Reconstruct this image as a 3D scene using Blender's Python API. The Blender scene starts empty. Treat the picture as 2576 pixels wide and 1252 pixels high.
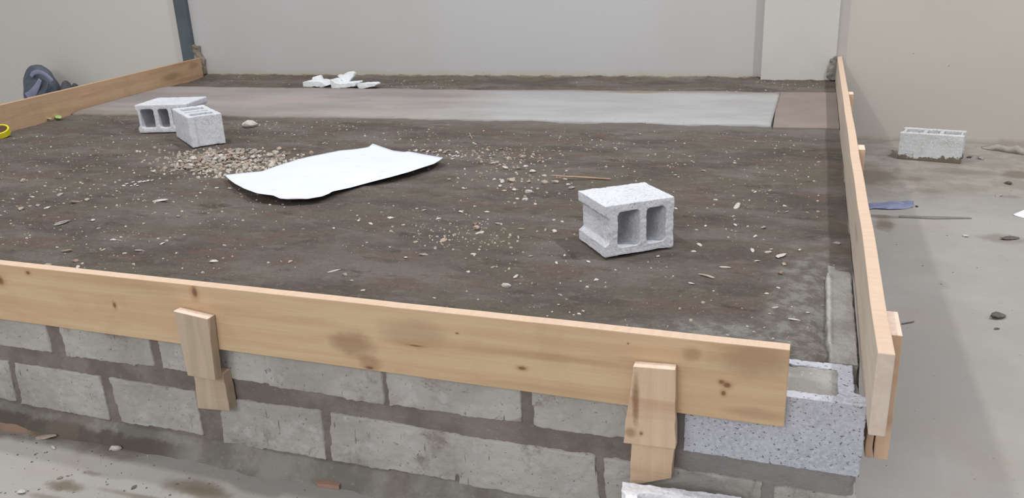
import bpy, bmesh, math, random
from mathutils import Vector, Matrix, noise
from mathutils.geometry import tessellate_polygon

random.seed(7)
sc = bpy.context.scene
C = sc.collection

# ------------------------------------------------------------------ camera
IW, IH = 2576, 1252
FPX = 2067.483
YAW, PITCH, ROLL = -0.355166, 0.338765, -0.044325
CAM = Vector((-0.1697, -1.72128, 0.94575))
fwd = Vector((math.sin(YAW)*math.cos(PITCH), math.cos(YAW)*math.cos(PITCH), -math.sin(PITCH)))
_r = Vector((math.cos(YAW), -math.sin(YAW), 0)); _u = _r.cross(fwd)
RT = _r*math.cos(ROLL) + _u*math.sin(ROLL)
UP = -_r*math.sin(ROLL) + _u*math.cos(ROLL)
cd = bpy.data.cameras.new('camera'); cam = bpy.data.objects.new('camera', cd); C.objects.link(cam)
cd.sensor_width = 36; cd.lens = FPX/IW*36; cd.clip_start = 0.02
M = Matrix((RT, UP, -fwd)).transposed().to_4x4(); M.translation = CAM
cam.matrix_world = M
sc.camera = cam

# ------------------------------------------------------------------ light
sc.view_settings.view_transform = 'Standard'; sc.view_settings.look = 'None'
sc.view_settings.gamma = 1; sc.view_settings.exposure = 0.0
w = bpy.data.worlds.new('hall'); sc.world = w; w.use_nodes = True
w.node_tree.nodes['Background'].inputs[0].default_value = (0.93, 0.96, 1.0, 1)
w.node_tree.nodes['Background'].inputs[1].default_value = 0.63
def area(name, loc, target, size, power, col=(1, 1, 1)):
    l = bpy.data.lights.new(name, 'AREA'); l.shape = 'RECTANGLE'; l.size = size[0]; l.size_y = size[1]
    l.energy = power; l.color = col
    o = bpy.data.objects.new(name, l); C.objects.link(o); o.location = loc
    o.rotation_euler = (Vector(target)-Vector(loc)).to_track_quat('-Z', 'Y').to_euler()
    return o
area('hall_lamp_left', (-4.3, 0.8, 7.0), (-1.5, 1.5, 0), (0.3, 0.3), 200, (1, .985, .96))
area('hall_lamp_rear', (-2.2, 3.4, 7.0), (-2.2, 3.0, 0), (2.5, 1.0), 20, (.95, .97, 1))
area('hall_lamp_right', (2.6, 1.5, 6.5), (-1.0, 3, 0), (0.25, 0.25), 260, (.97, .98, 1))
area('hall_lamp_front', (-1.8, -8.0, 4.6), (-1.5, 2, 0), (5, 2.5), 330, (1, .985, .975))

# ------------------------------------------------------------------ helpers
FLOOR = -0.4523
WALLY = 4.9125
def at(px, py, val, ax='z'):
    """world point seen at a photograph pixel on the plane x, y or z = val"""
    i = 'xyz'.index(ax)
    d = fwd*FPX + RT*(px-IW/2) - UP*(py-IH/2)
    return CAM + d*((val-CAM[i])/d[i])
def lin(c):
    return tuple(((v/255)/12.92 if v/255 <= .04045 else ((v/255+.055)/1.055)**2.4) for v in c)
def L4(c): return lin(c)+(1,)
def mesh(name, vs, fs, mat=None, parent=None, smooth=False):
    me = bpy.data.meshes.new(name); me.from_pydata([tuple(v) for v in vs], [], fs); me.update()
    if mat: me.materials.append(mat)
    if smooth:
        for p in me.polygons: p.use_smooth = True
    o = bpy.data.objects.new(name, me); C.objects.link(o)
    if parent: o.parent = parent
    return o
def fixn(o):
    bm = bmesh.new(); bm.from_mesh(o.data); bmesh.ops.recalc_face_normals(bm, faces=bm.faces); bm.to_mesh(o.data); bm.free()
    return o
def tag(o, label=None, cat=None, group=None, kind=None):
    if label: o['label'] = label
    if cat: o['category'] = cat
    if group: o['group'] = group
    if kind: o['kind'] = kind
    return o
def empty(name, loc=(0, 0, 0), rz=0, *a, **k):
    o = bpy.data.objects.new(name, None); C.objects.link(o); o.location = loc; o.rotation_euler = (0, 0, rz)
    o.empty_display_size = .05
    return tag(o, *a, **k)
def nz(x, y, z=0, s=1): return noise.noise(Vector((x*s, y*s, z*s)))
_tex = {}
def clouds(size, depth=2):
    k = (size, depth)
    if k not in _tex:
        t = bpy.data.textures.new('grain', 'CLOUDS'); t.noise_scale = size; t.noise_depth = depth; _tex[k] = t
    return _tex[k]
def remesh(o, vox): m = o.modifiers.new('skin', 'REMESH'); m.mode = 'VOXEL'; m.voxel_size = vox; m.use_smooth_shade = True
def disp(o, size, st, mid=.5, depth=2):
    m = o.modifiers.new('rough', 'DISPLACE'); m.texture = clouds(size, depth); m.strength = st; m.mid_level = mid
    m.texture_coords = 'LOCAL'
def prism(poly, z0, z1, holes=()):
    """vertical prism of a 2D outline with holes"""
    loops = [poly]+list(holes); pts = [p for l in loops for p in l]; n = len(pts)
    tris = tessellate_polygon([[Vector((p[0], p[1], 0)) for p in l] for l in loops])
    vs = [(p[0], p[1], z0) for p in pts]+[(p[0], p[1], z1) for p in pts]
    fs = [tuple(t) for t in tris]+[tuple(n+i for i in reversed(t)) for t in tris]
    b = 0
    for l in loops:
        k = len(l)
        for i in range(k): fs.append((b+i, b+(i+1) % k, n+b+(i+1) % k, n+b+i))
        b += k
    return vs, fs
def box(x0, x1, y0, y1, z0, z1): return prism([(x0, y0), (x1, y0), (x1, y1), (x0, y1)], z0, z1)
def join(parts):
    V, F = [], []
    for vs, fs in parts:
        b = len(V); V += list(vs); F += [tuple(b+i for i in f) for f in fs]
    return V, F
def rrect(x0, x1, y0, y1, r, n=4):
    o = []
    for cx, cy, a in ((x1-r, y1-r, 0), (x0+r, y1-r, 90), (x0+r, y0+r, 180), (x1-r, y0+r, 270)):
        for i in range(n+1):
            t = math.radians(a+90*i/n); o.append((cx+r*math.cos(t), cy+r*math.sin(t)))
    return o
def bevel(o, w=.002, s=2):
    m = o.modifiers.new('bevel', 'BEVEL'); m.width = w; m.segments = s; m.limit_method = 'ANGLE'; m.angle_limit = .6

# ------------------------------------------------------------------ materials
class NT:
    def __init__(s, name, rough=.9):
        s.m = bpy.data.materials.new(name); s.m.use_nodes = True; s.t = s.m.node_tree; s.n = s.t.nodes; s.l = s.t.links
        s.b = s.n['Principled BSDF']; s.b.inputs['Roughness'].default_value = rough
        s.b.inputs['Specular IOR Level'].default_value = .25
        tc = s.n.new('ShaderNodeTexCoord'); s.co = tc.outputs['Object']; s.h = None
    def put(s, sock, v):
        if isinstance(v, bpy.types.NodeSocket): s.l.new(v, sock)
        else: sock.default_value = v
    def map(s, scale=(1, 1, 1), loc=(0, 0, 0), rot=(0, 0, 0), co=None):
        n = s.n.new('ShaderNodeMapping'); s.l.new(co or s.co, n.inputs[0])
        n.inputs['Scale'].default_value = scale; n.inputs['Location'].default_value = loc; n.inputs['Rotation'].default_value = rot
        return n.outputs[0]
    def noise(s, scale, detail=4, rough=.55, co=None, dist=0):
        n = s.n.new('ShaderNodeTexNoise'); s.l.new(co or s.co, n.inputs['Vector'])
        n.inputs['Scale'].default_value = scale; n.inputs['Detail'].default_value = detail
        n.inputs['Roughness'].default_value = rough; n.inputs['Distortion'].default_value = dist
        return n.outputs['Fac']
    def vor(s, scale, co=None, out='Distance', rnd=1):
        n = s.n.new('ShaderNodeTexVoronoi'); s.l.new(co or s.co, n.inputs['Vector']); n.inputs['Scale'].default_value = scale
        n.inputs['Randomness'].default_value = rnd
        return n.outputs[out]
    def rng(s, v, a, b, c=0, d=1, smooth=True):
        n = s.n.new('ShaderNodeMapRange'); s.put(n.inputs['Value'], v)
        if smooth: n.interpolation_type = 'SMOOTHSTEP'
        for k, x in (('From Min', a), ('From Max', b), ('To Min', c), ('To Max', d)): n.inputs[k].default_value = x
        return n.outputs[0]
    def math(s, op, a, b=0):
        n = s.n.new('ShaderNodeMath'); n.operation = op; s.put(n.inputs[0], a); s.put(n.inputs[1], b); return n.outputs[0]
    def mix(s, f, a, b):
        n = s.n.new('ShaderNodeMix'); n.data_type = 'RGBA'; s.put(n.inputs['Factor'], f)
        s.put(n.inputs['A'], L4(a) if isinstance(a, tuple) else a); s.put(n.inputs['B'], L4(b) if isinstance(b, tuple) else b)
        return n.outputs['Result']
    def sep(s, co=None):
        n = s.n.new('ShaderNodeSeparateXYZ'); s.l.new(co or s.co, n.inputs[0]); return n.outputs
    def spot(s, c, r, soft=.5, wob=0., co=None):
        """elliptic blob mask around c with radii r (object space)"""
        v = s.map(scale=tuple(1/x for x in r), loc=tuple(-a/x for a, x in zip(c, r)), co=co)
        n = s.n.new('ShaderNodeVectorMath'); n.operation = 'LENGTH'; s.l.new(v, n.inputs[0]); d = n.outputs['Value']
        if wob: d = s.math('ADD', d, s.math('MULTIPLY', s.math('SUBTRACT', s.noise(3.5/max(min(r[0], 9), .05)/2, 5, .65), .5), wob))
        return s.rng(d, 1, 1-soft, 0, 1)
    def bump(s, h, dist, strength=1):
        n = s.n.new('ShaderNodeBump'); s.l.new(h, n.inputs['Height']); n.inputs['Distance'].default_value = dist
        n.inputs['Strength'].default_value = strength
        if s.h: s.l.new(s.h, n.inputs['Normal'])
        s.h = n.outputs[0]; s.l.new(s.h, s.b.inputs['Normal'])
    def done(s, col):
        s.put(s.b.inputs['Base Color'], L4(col) if isinstance(col, tuple) else col); return s.m

def concrete(name, a, b, pit=(104, 102, 102), pits=.55, low=.655, dirt=None, dz=None, sc_=1.0):
    t = NT(name, .95)
    c = t.mix(t.rng(t.noise(9, 5, .6), .35, .68), a, b)
    c = t.mix(t.rng(t.noise(110, 3, .7), .42, .62), c, tuple(min(255, int(v*1.03)) for v in b))
    pm = t.rng(t.noise(115*sc_, 2, .5, co=t.map(scale=(1, 1, 1.35))), low, low+.06)
    pm = t.math('MULTIPLY', pm, pits)
    c = t.mix(pm, c, pit)
    if dirt:
        z = t.sep()[2]
        e = t.math('ADD', z, t.math('MULTIPLY', t.math('SUBTRACT', t.noise(14, 5, .7), .5), .16))
        c = t.mix(t.rng(e, dz+.005, dz-.005), c, dirt)
    t.bump(t.noise(60, 5, .65), .004, .6); t.bump(t.math('SUBTRACT', 1, pm), .003, .6)
    return t.done(c)

M_white = concrete('white_concrete', (194, 195, 200), (206, 207, 212))
M_bright = concrete('chalk_white_concrete', (216, 216, 220), (228, 228, 232), pits=.3)
M_floorblk = concrete('aged_concrete', (184, 184, 183), (200, 201, 202), dirt=(112, 104, 90), dz=.030)
M_corner = concrete('pale_blue_concrete', (166, 167, 175), (182, 183, 191), pits=.9, pit=(104, 102, 108), low=.625)

def wallblk():
    t = NT('grey_block', .95)
    c = t.mix(t.rng(t.noise(3.2, 5, .6), .35, .65), (160, 156, 151), (181, 178, 173))
    c = t.mix(t.rng(t.noise(11, 6, .7), .52, .68), c, (182, 180, 178))
    c = t.mix(t.math('MULTIPLY', t.rng(t.noise(7, 6, .75, dist=.6), .55, .68), .75), c, (128, 119, 110))
    for p, r in (((-1.17, 0, -.33), (.075, .2, .07)),): c = t.mix(t.math('MULTIPLY', t.spot(p, r, .4, .6), .6), c, (188, 188, 198))
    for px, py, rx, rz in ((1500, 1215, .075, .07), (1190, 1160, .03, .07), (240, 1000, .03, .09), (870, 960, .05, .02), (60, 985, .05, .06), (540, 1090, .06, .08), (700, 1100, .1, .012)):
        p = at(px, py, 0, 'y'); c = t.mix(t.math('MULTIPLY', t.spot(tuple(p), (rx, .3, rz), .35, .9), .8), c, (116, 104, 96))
    pm = t.rng(t.noise(80, 3, .6), .655, .70)
    cr = t.rng(t.noise(26, 2, .5, co=t.map(scale=(3.2, 1, .35))), .70, .76)
    pm = t.math('MAXIMUM', t.math('MULTIPLY', pm, .5), t.math('MULTIPLY', cr, .7))
    c = t.mix(pm, c, (78, 74, 70))
    t.bump(t.noise(55, 6, .75), .006, .8); t.bump(t.math('SUBTRACT', 1, pm), .004, .8)
    return t.done(c)
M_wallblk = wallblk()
def mortar(name, a, b, k=1):
    t = NT(name, .97)
    c = t.mix(t.rng(t.noise(6, 6, .65), .38, .62), a, b)
    c = t.mix(t.rng(t.noise(60, 4, .7), .6, .75), c, tuple(int(v*1.12) for v in b))
    if name == 'damp_mortar':
        x = t.sep()[0]; c = t.mix(t.rng(t.math('ADD', x, t.math('MULTIPLY', t.noise(9, 5, .7), .1)), -.40, -.30), c, t.mix(t.noise(14, 5, .7), (126, 123, 122), (150, 147, 146)))
    if name == 'mortar_slurry':
        x, y, z = t.sep()
        e = t.math('ADD', z, t.math('MULTIPLY', t.math('SUBTRACT', t.noise(9, 6, .75), .5), .06))
        c = t.mix(t.math('MULTIPLY', t.math('MULTIPLY', t.rng(e, .036, .022), t.rng(x, -1.85, -2.0)), .85), c, (90, 81, 74))
        c = t.mix(t.math('MULTIPLY', t.rng(t.noise(4, 6, .7), .5, .62), .6), c, (122, 110, 101))
    t.bump(t.noise(40, 6, .75), .008*k, .9)
    return t.done(c)
M_mortar = mortar('damp_mortar', (116, 107, 101), (134, 125, 118))
M_slurry = mortar('mortar_slurry', (118, 114, 108), (144, 140, 134))
M_fill = mortar('dry_mortar', (156, 152, 146), (184, 181, 176), 1.8)

def soil():
    t = NT('packed_soil', .97)
    st = t.map(scale=(.75, 1.6, 1))
    c = t.mix(t.rng(t.noise(2.2, 6, .62, co=st), .36, .64), (115, 105, 97), (149, 140, 132))
    c = t.mix(t.rng(t.noise(2.6, 5, .6, co=t.map(scale=(.8, 1.5, 1), loc=(13, 4, 0))), .50, .60), c, (131, 123, 109))
    c = t.mix(t.math('MULTIPLY', t.rng(t.noise(3.4, 5, .6, co=t.map(scale=(.8, 1.7, 1), loc=(3, 7, 0))), .53, .64), .8), c, (136, 115, 105))
    c = t.mix(t.math('MULTIPLY', t.rng(t.noise(7, 6, .75, co=t.map(scale=(.7, 1.7, 1), loc=(9, 2, 0))), .54, .68), .75), c, (97, 87, 79))
    c = t.mix(t.math('MULTIPLY', t.rng(t.noise(12, 6, .75, co=t.map(scale=(.8, 1.5, 1), loc=(1, 12, 0))), .53, .66), .6), c, (156, 147, 138))
    c = t.mix(t.math('MULTIPLY', t.rng(t.noise(60, 5, .75), .54, .72), .55), c, (170, 161, 152))
    c = t.mix(t.math('MULTIPLY', t.rng(t.noise(50, 5, .75, co=t.map(loc=(6, 6, 0))), .56, .72), .5), c, (90, 81, 74))
    # pale dry mortar dust by the far slab's near edge and by the right-hand corner
    x, y, z = t.sep()
    edge = t.math('MULTIPLY', t.rng(t.math('ADD', y, t.math('MULTIPLY', t.noise(5, 5, .7), .5)), 3.02, 3.3), t.rng(y, 3.8, 3.6))
    c = t.mix(t.math('MULTIPLY', edge, .55), c, (158, 152, 144))
    cor = t.math('MAXIMUM', t.spot((-.12, .42, 0), (.17, .80, 9), .6, 1.1), t.spot((-.24, .26, 0), (.42, .16, 9), .5, .9))
    c = t.mix(t.math('MULTIPLY', cor, .85), c, t.mix(t.rng(t.noise(22, 6, .7), .4, .62), (142, 136, 129), (184, 180, 174)))
    cor = t.spot((-.1, 3.0, 0), (.45, .3, 9), .7, 1.0)
    c = t.mix(t.math('MULTIPLY', cor, .5), c, (156, 150, 142))
    # tiny pale chips pressed into the soil
    v = t.vor(34); rnd = t.vor(34, out='Color')
    s = t.n.new('ShaderNodeSeparateColor'); t.l.new(rnd, s.inputs[0])
    chip = t.math('MULTIPLY', t.rng(v, .17, .12), t.rng(s.outputs[0], .80, .84))
    v2 = t.vor(85); s2 = t.n.new('ShaderNodeSeparateColor'); t.l.new(t.vor(85, out='Color'), s2.inputs[0])
    chip2 = t.math('MULTIPLY', t.rng(v2, .26, .18), t.rng(s2.outputs[1], .86, .9))
    chip = t.math('MAXIMUM', chip, t.math('MULTIPLY', chip2, .8))
    c = t.mix(t.math('MULTIPLY', chip, .6), c, (178, 166, 154))
    t.bump(t.noise(11, 9, .75, co=st), .05, 1); t.bump(t.noise(120, 4, .7), .004, .7)
    return t.done(c)
M_soil = soil()

def slabmat():
    t = NT('trowelled_concrete', .85)
    st = t.map(scale=(.6, 1.3, 1))
    x, y, z = t.sep()
    c = t.mix(t.rng(t.noise(1.8, 5, .6, co=st), .35, .65), (142, 136, 133), (158, 152, 148))
    c = t.mix(t.math('MULTIPLY', t.rng(t.noise(2.3, 4, .6, co=t.map(scale=(.45, 1.8, 1), loc=(5, 1, 0))), .5, .65), .7), c, (164, 148, 142))
    lite = t.math('MULTIPLY', t.rng(t.math('ADD', x, t.math('MULTIPLY', t.noise(2, 5, .6, co=st), 1.2)), -2.15, -1.35), t.rng(y, 4.25, 4.0))
    c = t.mix(t.math('MULTIPLY', lite, .9), c, t.mix(t.rng(t.noise(2.4, 5, .6, co=st), .35, .68), (158, 157, 156), (170, 170, 170)))
    c = t.mix(t.math('MULTIPLY', t.spot((-2.9, 3.85, 0), (.55, .18, 1), .8, .8), .6), c, (132, 122, 122))
    c = t.mix(t.math('MULTIPLY', t.spot((-1.35, 4.15, 0), (.25, .1, 1), .3, .8), .8), c, (132, 120, 106))
    ed = t.math('ADD', t.math('MULTIPLY', t.noise(7, 5, .7, co=st), .22), t.math('ABSOLUTE', t.math('SUBTRACT', y, 3.56)))
    c = t.mix(t.math('MULTIPLY', t.rng(ed, .60, .74), .8), c, (132, 122, 112))
    c = t.mix(t.math('MULTIPLY', t.rng(t.vor(22), .12, .07), .5), c, (90, 82, 74))
    t.bump(t.noise(30, 5, .6), .003, .5)
    return t.done(c)
M_slab = slabmat()
def simple(name, a, b, s=8, rough=.8, bump=.002, bs=60):
    t = NT(name, rough); c = t.mix(t.rng(t.noise(s, 5, .6), .35, .65), a, b); t.bump(t.noise(bs, 4, .6), bump, .6); return t.done(c)
M_brownslab = simple('brown_slab', (132, 120, 115), (140, 128, 122), 3)

def floormat():
    t = NT('dusty_concrete_floor', .9)
    x, y, z = t.sep()
    c = t.mix(t.rng(t.noise(1.1, 6, .6), .35, .65), (150, 147, 142), (162, 158, 154))
    c = t.mix(t.math('MULTIPLY', t.rng(t.noise(2.6, 6, .65, co=t.map(loc=(4, 4, 0))), .55, .7), .5), c, (158, 146, 136))
    # soil trodden along the far wall and beside the platform's base
    far = t.math('ADD', y, t.math('MULTIPLY', t.math('SUBTRACT', t.noise(2.2, 6, .7, co=t.map(scale=(.8, 1.3, 1))), .5), 1.9))
    c = t.mix(t.math('MULTIPLY', t.math('MULTIPLY', t.rng(far, 3.0, 3.7), t.rng(x, -.1, 0)), .5), c, t.mix(t.rng(t.noise(6, 6, .7), .42, .62), (126, 116, 104), (154, 147, 138)))
    dk = t.math('MULTIPLY', t.rng(t.math('ADD', y, t.math('MULTIPLY', t.noise(8, 6, .7), .16)), -.04, .03), t.rng(x, -1.9, -2.15))
    dk = t.math('MULTIPLY', dk, t.rng(x, -5.3, -5.0))
    c = t.mix(t.math('MULTIPLY', dk, .8), c, (104, 94, 84))
    for px, py, rx, ry, a in ((165, 1222, .09, .035, .9), (480, 1225, .14, .05, .75), (60, 1075, .16, .05, 0), (2225, 565, .07, .14, .8), (2225, 545, .12, .05, .85), (2560, 440, .15, .13, .7), (2520, 600, .16, .1, .5), (2190, 440, .22, .35, .75), (2540, 495, .08, .05, .4), (2300, 450, .1, .08, .5), (380, 1256, .26, .018, .7), (520, 1240, .12, .04, .8), (120, 1252, .1, .02, .6), (230, 1190, .05, .015, .5), (2400, 430, .25, .12, .45), (2330, 480, .12, .1, .4), (330, 1120, .12, .04, .9), (120, 1090, .12, .035, .8)):
        p = at(px, py, FLOOR)
        if a: c = t.mix(t.math('MULTIPLY', t.spot((p.x, p.y, FLOOR), (rx, ry, 1), .7, 1.1), a), c, (110, 100, 88))
        else: c = t.mix(t.math('MULTIPLY', t.spot((p.x, p.y, FLOOR), (rx, ry, 1), .7, .8), .75), c, (176, 146, 126))
    v = t.vor(30); s = t.n.new('ShaderNodeSeparateColor'); t.l.new(t.vor(30, out='Color'), s.inputs[0])
    g = t.math('MULTIPLY', t.rng(v, .14, .09), t.rng(s.outputs[0], .84, .88))
    g = t.math('MULTIPLY', g, t.rng(x, -.1, -.4, .35, 1))
    c = t.mix(t.math('MULTIPLY', g, .8), c, (92, 84, 78))
    t.bump(t.noise(25, 6, .65), .004, .5)
    return t.done(c)
M_floor = floormat()
def wallmat():
    t = NT('painted_plaster', .85)
    x, y, z = t.sep()
    c = t.mix(t.rng(t.noise(.5, 3, .5), .35, .65), (183, 181, 179), (187, 186, 186))
    c = t.mix(t.rng(x, -5.95, -5.75), t.mix(t.rng(t.noise(.6, 3, .5), .35, .65), (198, 193, 185), (199, 195, 189)), c)
    c = t.mix(t.rng(x, -.1, .1), c, t.mix(t.rng(t.noise(.7, 3), .35, .65), (184, 177, 170), (187, 181, 174)))
    # soil splashed on the foot of the wall
    e = t.math('ADD', z, t.math('MULTIPLY', t.math('SUBTRACT', t.noise(9, 6, .75), .5), .05))
    inb = t.math('MULTIPLY', t.rng(x, -5.9, -5.8), t.rng(x, .02, 0))
    c = t.mix(t.math('MULTIPLY', t.rng(e, .022, .012), inb), c, (112, 104, 92))
    e2 = t.math('ADD', z, t.math('MULTIPLY', t.math('SUBTRACT', t.noise(5, 6, .75), .5), .12))
    c = t.mix(t.math('MULTIPLY', t.math('MULTIPLY', t.rng(e2, .07, .02), inb), .45), c, (176, 164, 140))
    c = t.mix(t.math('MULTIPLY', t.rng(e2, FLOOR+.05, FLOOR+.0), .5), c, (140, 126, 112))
    c = t.mix(t.math('MULTIPLY', t.rng(t.vor(6), .035, .02), .6), c, (120, 112, 104))
    t.bump(t.noise(90, 3, .5), .001, .5)
    return t.done(c)
M_wall = wallmat()
M_pilaster = simple('painted_pilaster', (190, 187, 180), (194, 191, 185), 1.5, .85, .001)

def wood(name, a, b, dark, knots=(), stains=(), grain=(1.2, 22, 22), seed=0):
    """grain runs along local x"""
    t = NT(name, .75)
    co = t.map(scale=grain, loc=(seed, seed*2.3, seed*.7))
    g = t.noise(1.2, 6, .6, co=co, dist=.6)
    c = t.mix(t.rng(g, .35, .65), a, b)
    c = t.mix(t.math('MULTIPLY', t.rng(t.noise(1.0, 3, .5, co=t.map(scale=(1.0, 14, 14), loc=(seed*3, 1, 4))), .54, .70), .45), c, dark)
    c = t.mix(t.math('MULTIPLY', t.rng(t.noise(5, 5, .65), .52, .72), .28), c, dark)
    for p, r, k in stains: c = t.mix(t.math('MULTIPLY', t.spot(p, r, .7, .7), k), c, (128, 98, 70))
    for p, r in knots:
        c = t.mix(t.math('MULTIPLY', t.spot(p, tuple(v*2.0 for v in r), .9, .5), .5), c, (150, 108, 72))
        c = t.mix(t.math('MULTIPLY', t.spot(p, r, .7, .5), .75), c, (104, 72, 54))
    t.bump(t.noise(2, 5, .7, co=t.map(scale=(3, 60, 60))), .0015, .8)
    t.bump(t.noise(90, 3, .6), .001, .6)
    return t.done(c)

# ------------------------------------------------------------------ setting
def plane_grid(x0, x1, y0, y1, z): return [(x0, y0, z), (x1, y0, z), (x1, y1, z), (x0, y1, z)], [(0, 1, 2, 3)]
fl = mesh('floor', *join([plane_grid(-20, 9, -8, WALLY+.02, FLOOR)]), M_floor); tag(fl, kind='structure')
wb = mesh('wall_back', *box(-20, 9, WALLY, WALLY+.2, FLOOR-.05, 3.2), M_wall); fixn(wb); tag(wb, kind='structure')
pl = mesh('trim_1', *box(-.535, -.012, WALLY-.07, WALLY+.001, -.1, 3.2), M_pilaster); fixn(pl); bevel(pl, .004); tag(pl, kind='structure')

# ------------------------------------------------------------------ concrete blocks
def block_outline(L, W, frog=.012, r=.006, left=True, right=True):
    fw = .035
    pts = [(0, 0), (L, 0)]
    if right: pts += [(L, fw), (L-frog, fw+.012), (L-frog, W-fw-.012), (L, W-fw)]
    pts += [(L, W), (0, W)]
    if left: pts += [(0, W-fw), (frog, W-fw-.012), (frog, fw+.012), (0, fw)]
    return pts
def block_mesh(L, W, H, cells, shell=.03, **k):
    holes = [rrect(a, b, shell, W-shell, .016) for a, b in cells]
    return prism(block_outline(L, W, **k), 0, H, holes)
def conc_block(name, label, L, W, H, cells, mat, frame, vox, rough=(.004, .002), **k):
    """frame: matrix whose x is the block's length, y its width, z the cell direction"""
    vs, fs = block_mesh(L, W, H, cells, **k)
    o = mesh(name, vs, fs, mat); fixn(o)
    o.matrix_world = frame
    remesh(o, vox); disp(o, .045, rough[0]); disp(o, .010, rough[1])
    tag(o, label, 'concrete block'); return o
def frame(origin, ex, ey, ez):
    ex, ey, ez = (Vector(v).normalized() for v in (ex, ey, ez))
    m = Matrix((ex, ey, ez)).transposed().to_4x4(); m.translation = origin; return m
three = [(.032, .132), (.160, .230), (.258, .358)]
BW = .19
# block lying on its face shell in the right half of the soil, cells towards the viewer
o0 = Vector((-.770, .778, .002)); ex = Vector((math.cos(.67), math.sin(.67), 0)); n_in = Vector((-ex.y, ex.x, 0))
# length along ex, cell direction (extrusion) runs away from viewer, width is vertical: y=up, z=away -> right-handed x,y,z with z = x cross y
near = conc_block('concrete_block', 'white concrete block on its side on the soil, two cells facing the viewer', .255, .176, .2175,
                  [(.048, .128), (.152, .224)], M_white, frame(o0+n_in*.2175, ex, (0, 0, 1), -n_in), .0035, (.006, .0025), shell=.026, frog=.016, right=False)
# pair by the left board
o1 = Vector((-4.18, 2.362, .0)); ex = Vector((math.cos(.24), math.sin(.24), 0)); n_in = Vector((-ex.y, ex.x, 0))
conc_block('concrete_block', 'pale concrete block on its side behind the upright one, dark cells showing', .345, .178, .29,
           [(.028, .118), (.146, .214), (.238, .318)], M_white, frame(o1+n_in*.29, ex, (0, 0, 1), -n_in), .006, (.005, .002))
a = at(484, 372, 0); b = at(432, 336, 0); ex = (b-a); ex.z = 0; ex.normalize(); ey = Vector((-ex.y, ex.x, 0))
if ey.x < 0: ey = -ey
fr = frame(a, ex, ey, (0, 0, 1))
if fr.to_3x3().determinant() < 0: fr = frame(a+ey*BW, ex, -ey, (0, 0, 1))
conc_block('concrete_block', 'pale concrete block standing upright, open cells on top, hiding one on its side', .42, BW, .176,
           three, M_white, fr, .006, (.005, .002))
# block on the floor by the far wall
p0 = Vector((.422, 4.33, FLOOR+.001)); ex = Vector((.388, -.085, 0)).normalized(); ey = Vector((-ex.y, ex.x, 0))
conc_block('concrete_block', 'upright concrete block with mud-stained foot on the floor against the far wall', .385, .19, .185,
           three, M_floorblk, frame(p0, ex, ey, (0, 0, 1)), .006, (.005, .002))
bl = bpy.data.objects['concrete_block.003']
# block at the foot of the front wall, bottom edge of the view
p0 = Vector((-.505, -.272, FLOOR+.001)); ex = Vector((1, .085, 0)).normalized(); ey = Vector((-ex.y, ex.x, 0))
conc_block('concrete_block', 'bright white concrete block at the front wall foot, cut by the photo bottom edge', .275, .185, .216,
           [(.04, .118), (.15, .235)], M_bright, frame(p0, ex, ey, (0, 0, 1)), .004, (.008, .003))

# ------------------------------------------------------------------ block retaining wall
wall = empty('block_wall', (0, 0, FLOOR), 0, 'low grey block wall with dark mortar joints holding the raised soil bed', 'wall')
def wpart(name, vs, fs, mat, vox=None, rough=()):
    vs = [Vector(v)-Vector((0, 0, FLOOR)) for v in vs]
    o = mesh(name, vs, fs, mat, wall); fixn(o)
    if vox: remesh(o, vox)
    for s_, k in rough: disp(o, s_, k)
    return o
def facequad(tl, tr, br, bl_, depth=.1):
    """block whose front face has these (x, z) corners on the plane y=0"""
    q = [tl, tr, br, bl_]; c = [sum(p[0] for p in q)/4, sum(p[1] for p in q)/4]
    vs = [(p[0], 0, p[1]) for p in q]+[(p[0], depth, p[1]) for p in q]
    return vs, [(0, 1, 2, 3), (7, 6, 5, 4), (0, 4, 5, 1), (1, 5, 6, 2), (2, 6, 7, 3), (3, 7, 4, 0)]
def px(x, y): p = at(x, y, 0, 'y'); return (p.x, p.z)
blocks = []
for xl_t, bl_, br_ in ((None, (1346, 1076), (1697, 1122)), (None, (980, 1021), (1314, 1066)), (None, (676, 971), (969, 1021)),
                       (None, (408, 926), (667, 966)), (None, (165, 897), (390, 925)), (None, (-60, 862), (131, 889)), (None, (-290, 830), (-95, 857))):
    a, b = px(*bl_), px(*br_)
    blocks.append(facequad((a[0]-(.02 if bl_[0] == 1346 else 0), -.004), (b[0], -.004), b, a))
for q in (((36, 912), (250, 946), (279, 1059), (52, 1017)), ((-180, 880), (20, 907), (42, 1011), (-180, 972)),
          ((272, 949), (492, 985), (512, 1095), (306, 1063)), ((549, 998), (807, 1033), (822, 1156), (562, 1114)),
          ((829, 1037), (1142, 1090), (1146, 1213), (834, 1158)), ((1149, 1092), (1498, 1147), (1512, 1285), (1156, 1216)),
          ((1516, 1151), (1916, 1212), (1916, 1345), (1524, 1290)), ((1944, 1222), (2155, 1252), (2140, 1385), (1944, 1350))):
    blocks.append(facequad(*[px(*p) for p in q]))
X = -2.8
for k in range(6):   # the run further left, outside the photograph
    blocks.append(facequad((X-.38-.4*k, -.235), (X-.4*k, -.235), (X-.4*k, -.396), (X-.38-.4*k, -.396)))
    blocks.append(facequad((X-.53-.4*k, -.004), (X-.15-.4*k, -.004), (X-.15-.4*k, -.184), (X-.53-.4*k, -.184)))
# side wall, facing +x
for k in range(12):
    y0 = .21+.4*k
    if y0+.385 > WALLY: break
    blocks.append(box(-.13, -.022, y0, y0+.385, -.184, -.03)); blocks.append(box(-.13, -.03, y0-.19, y0+.19, -.396, -.21))
wpart('grey_blocks', *join(blocks), M_wallblk, .006, ((.05, .008), (.016, .006)))
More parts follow.
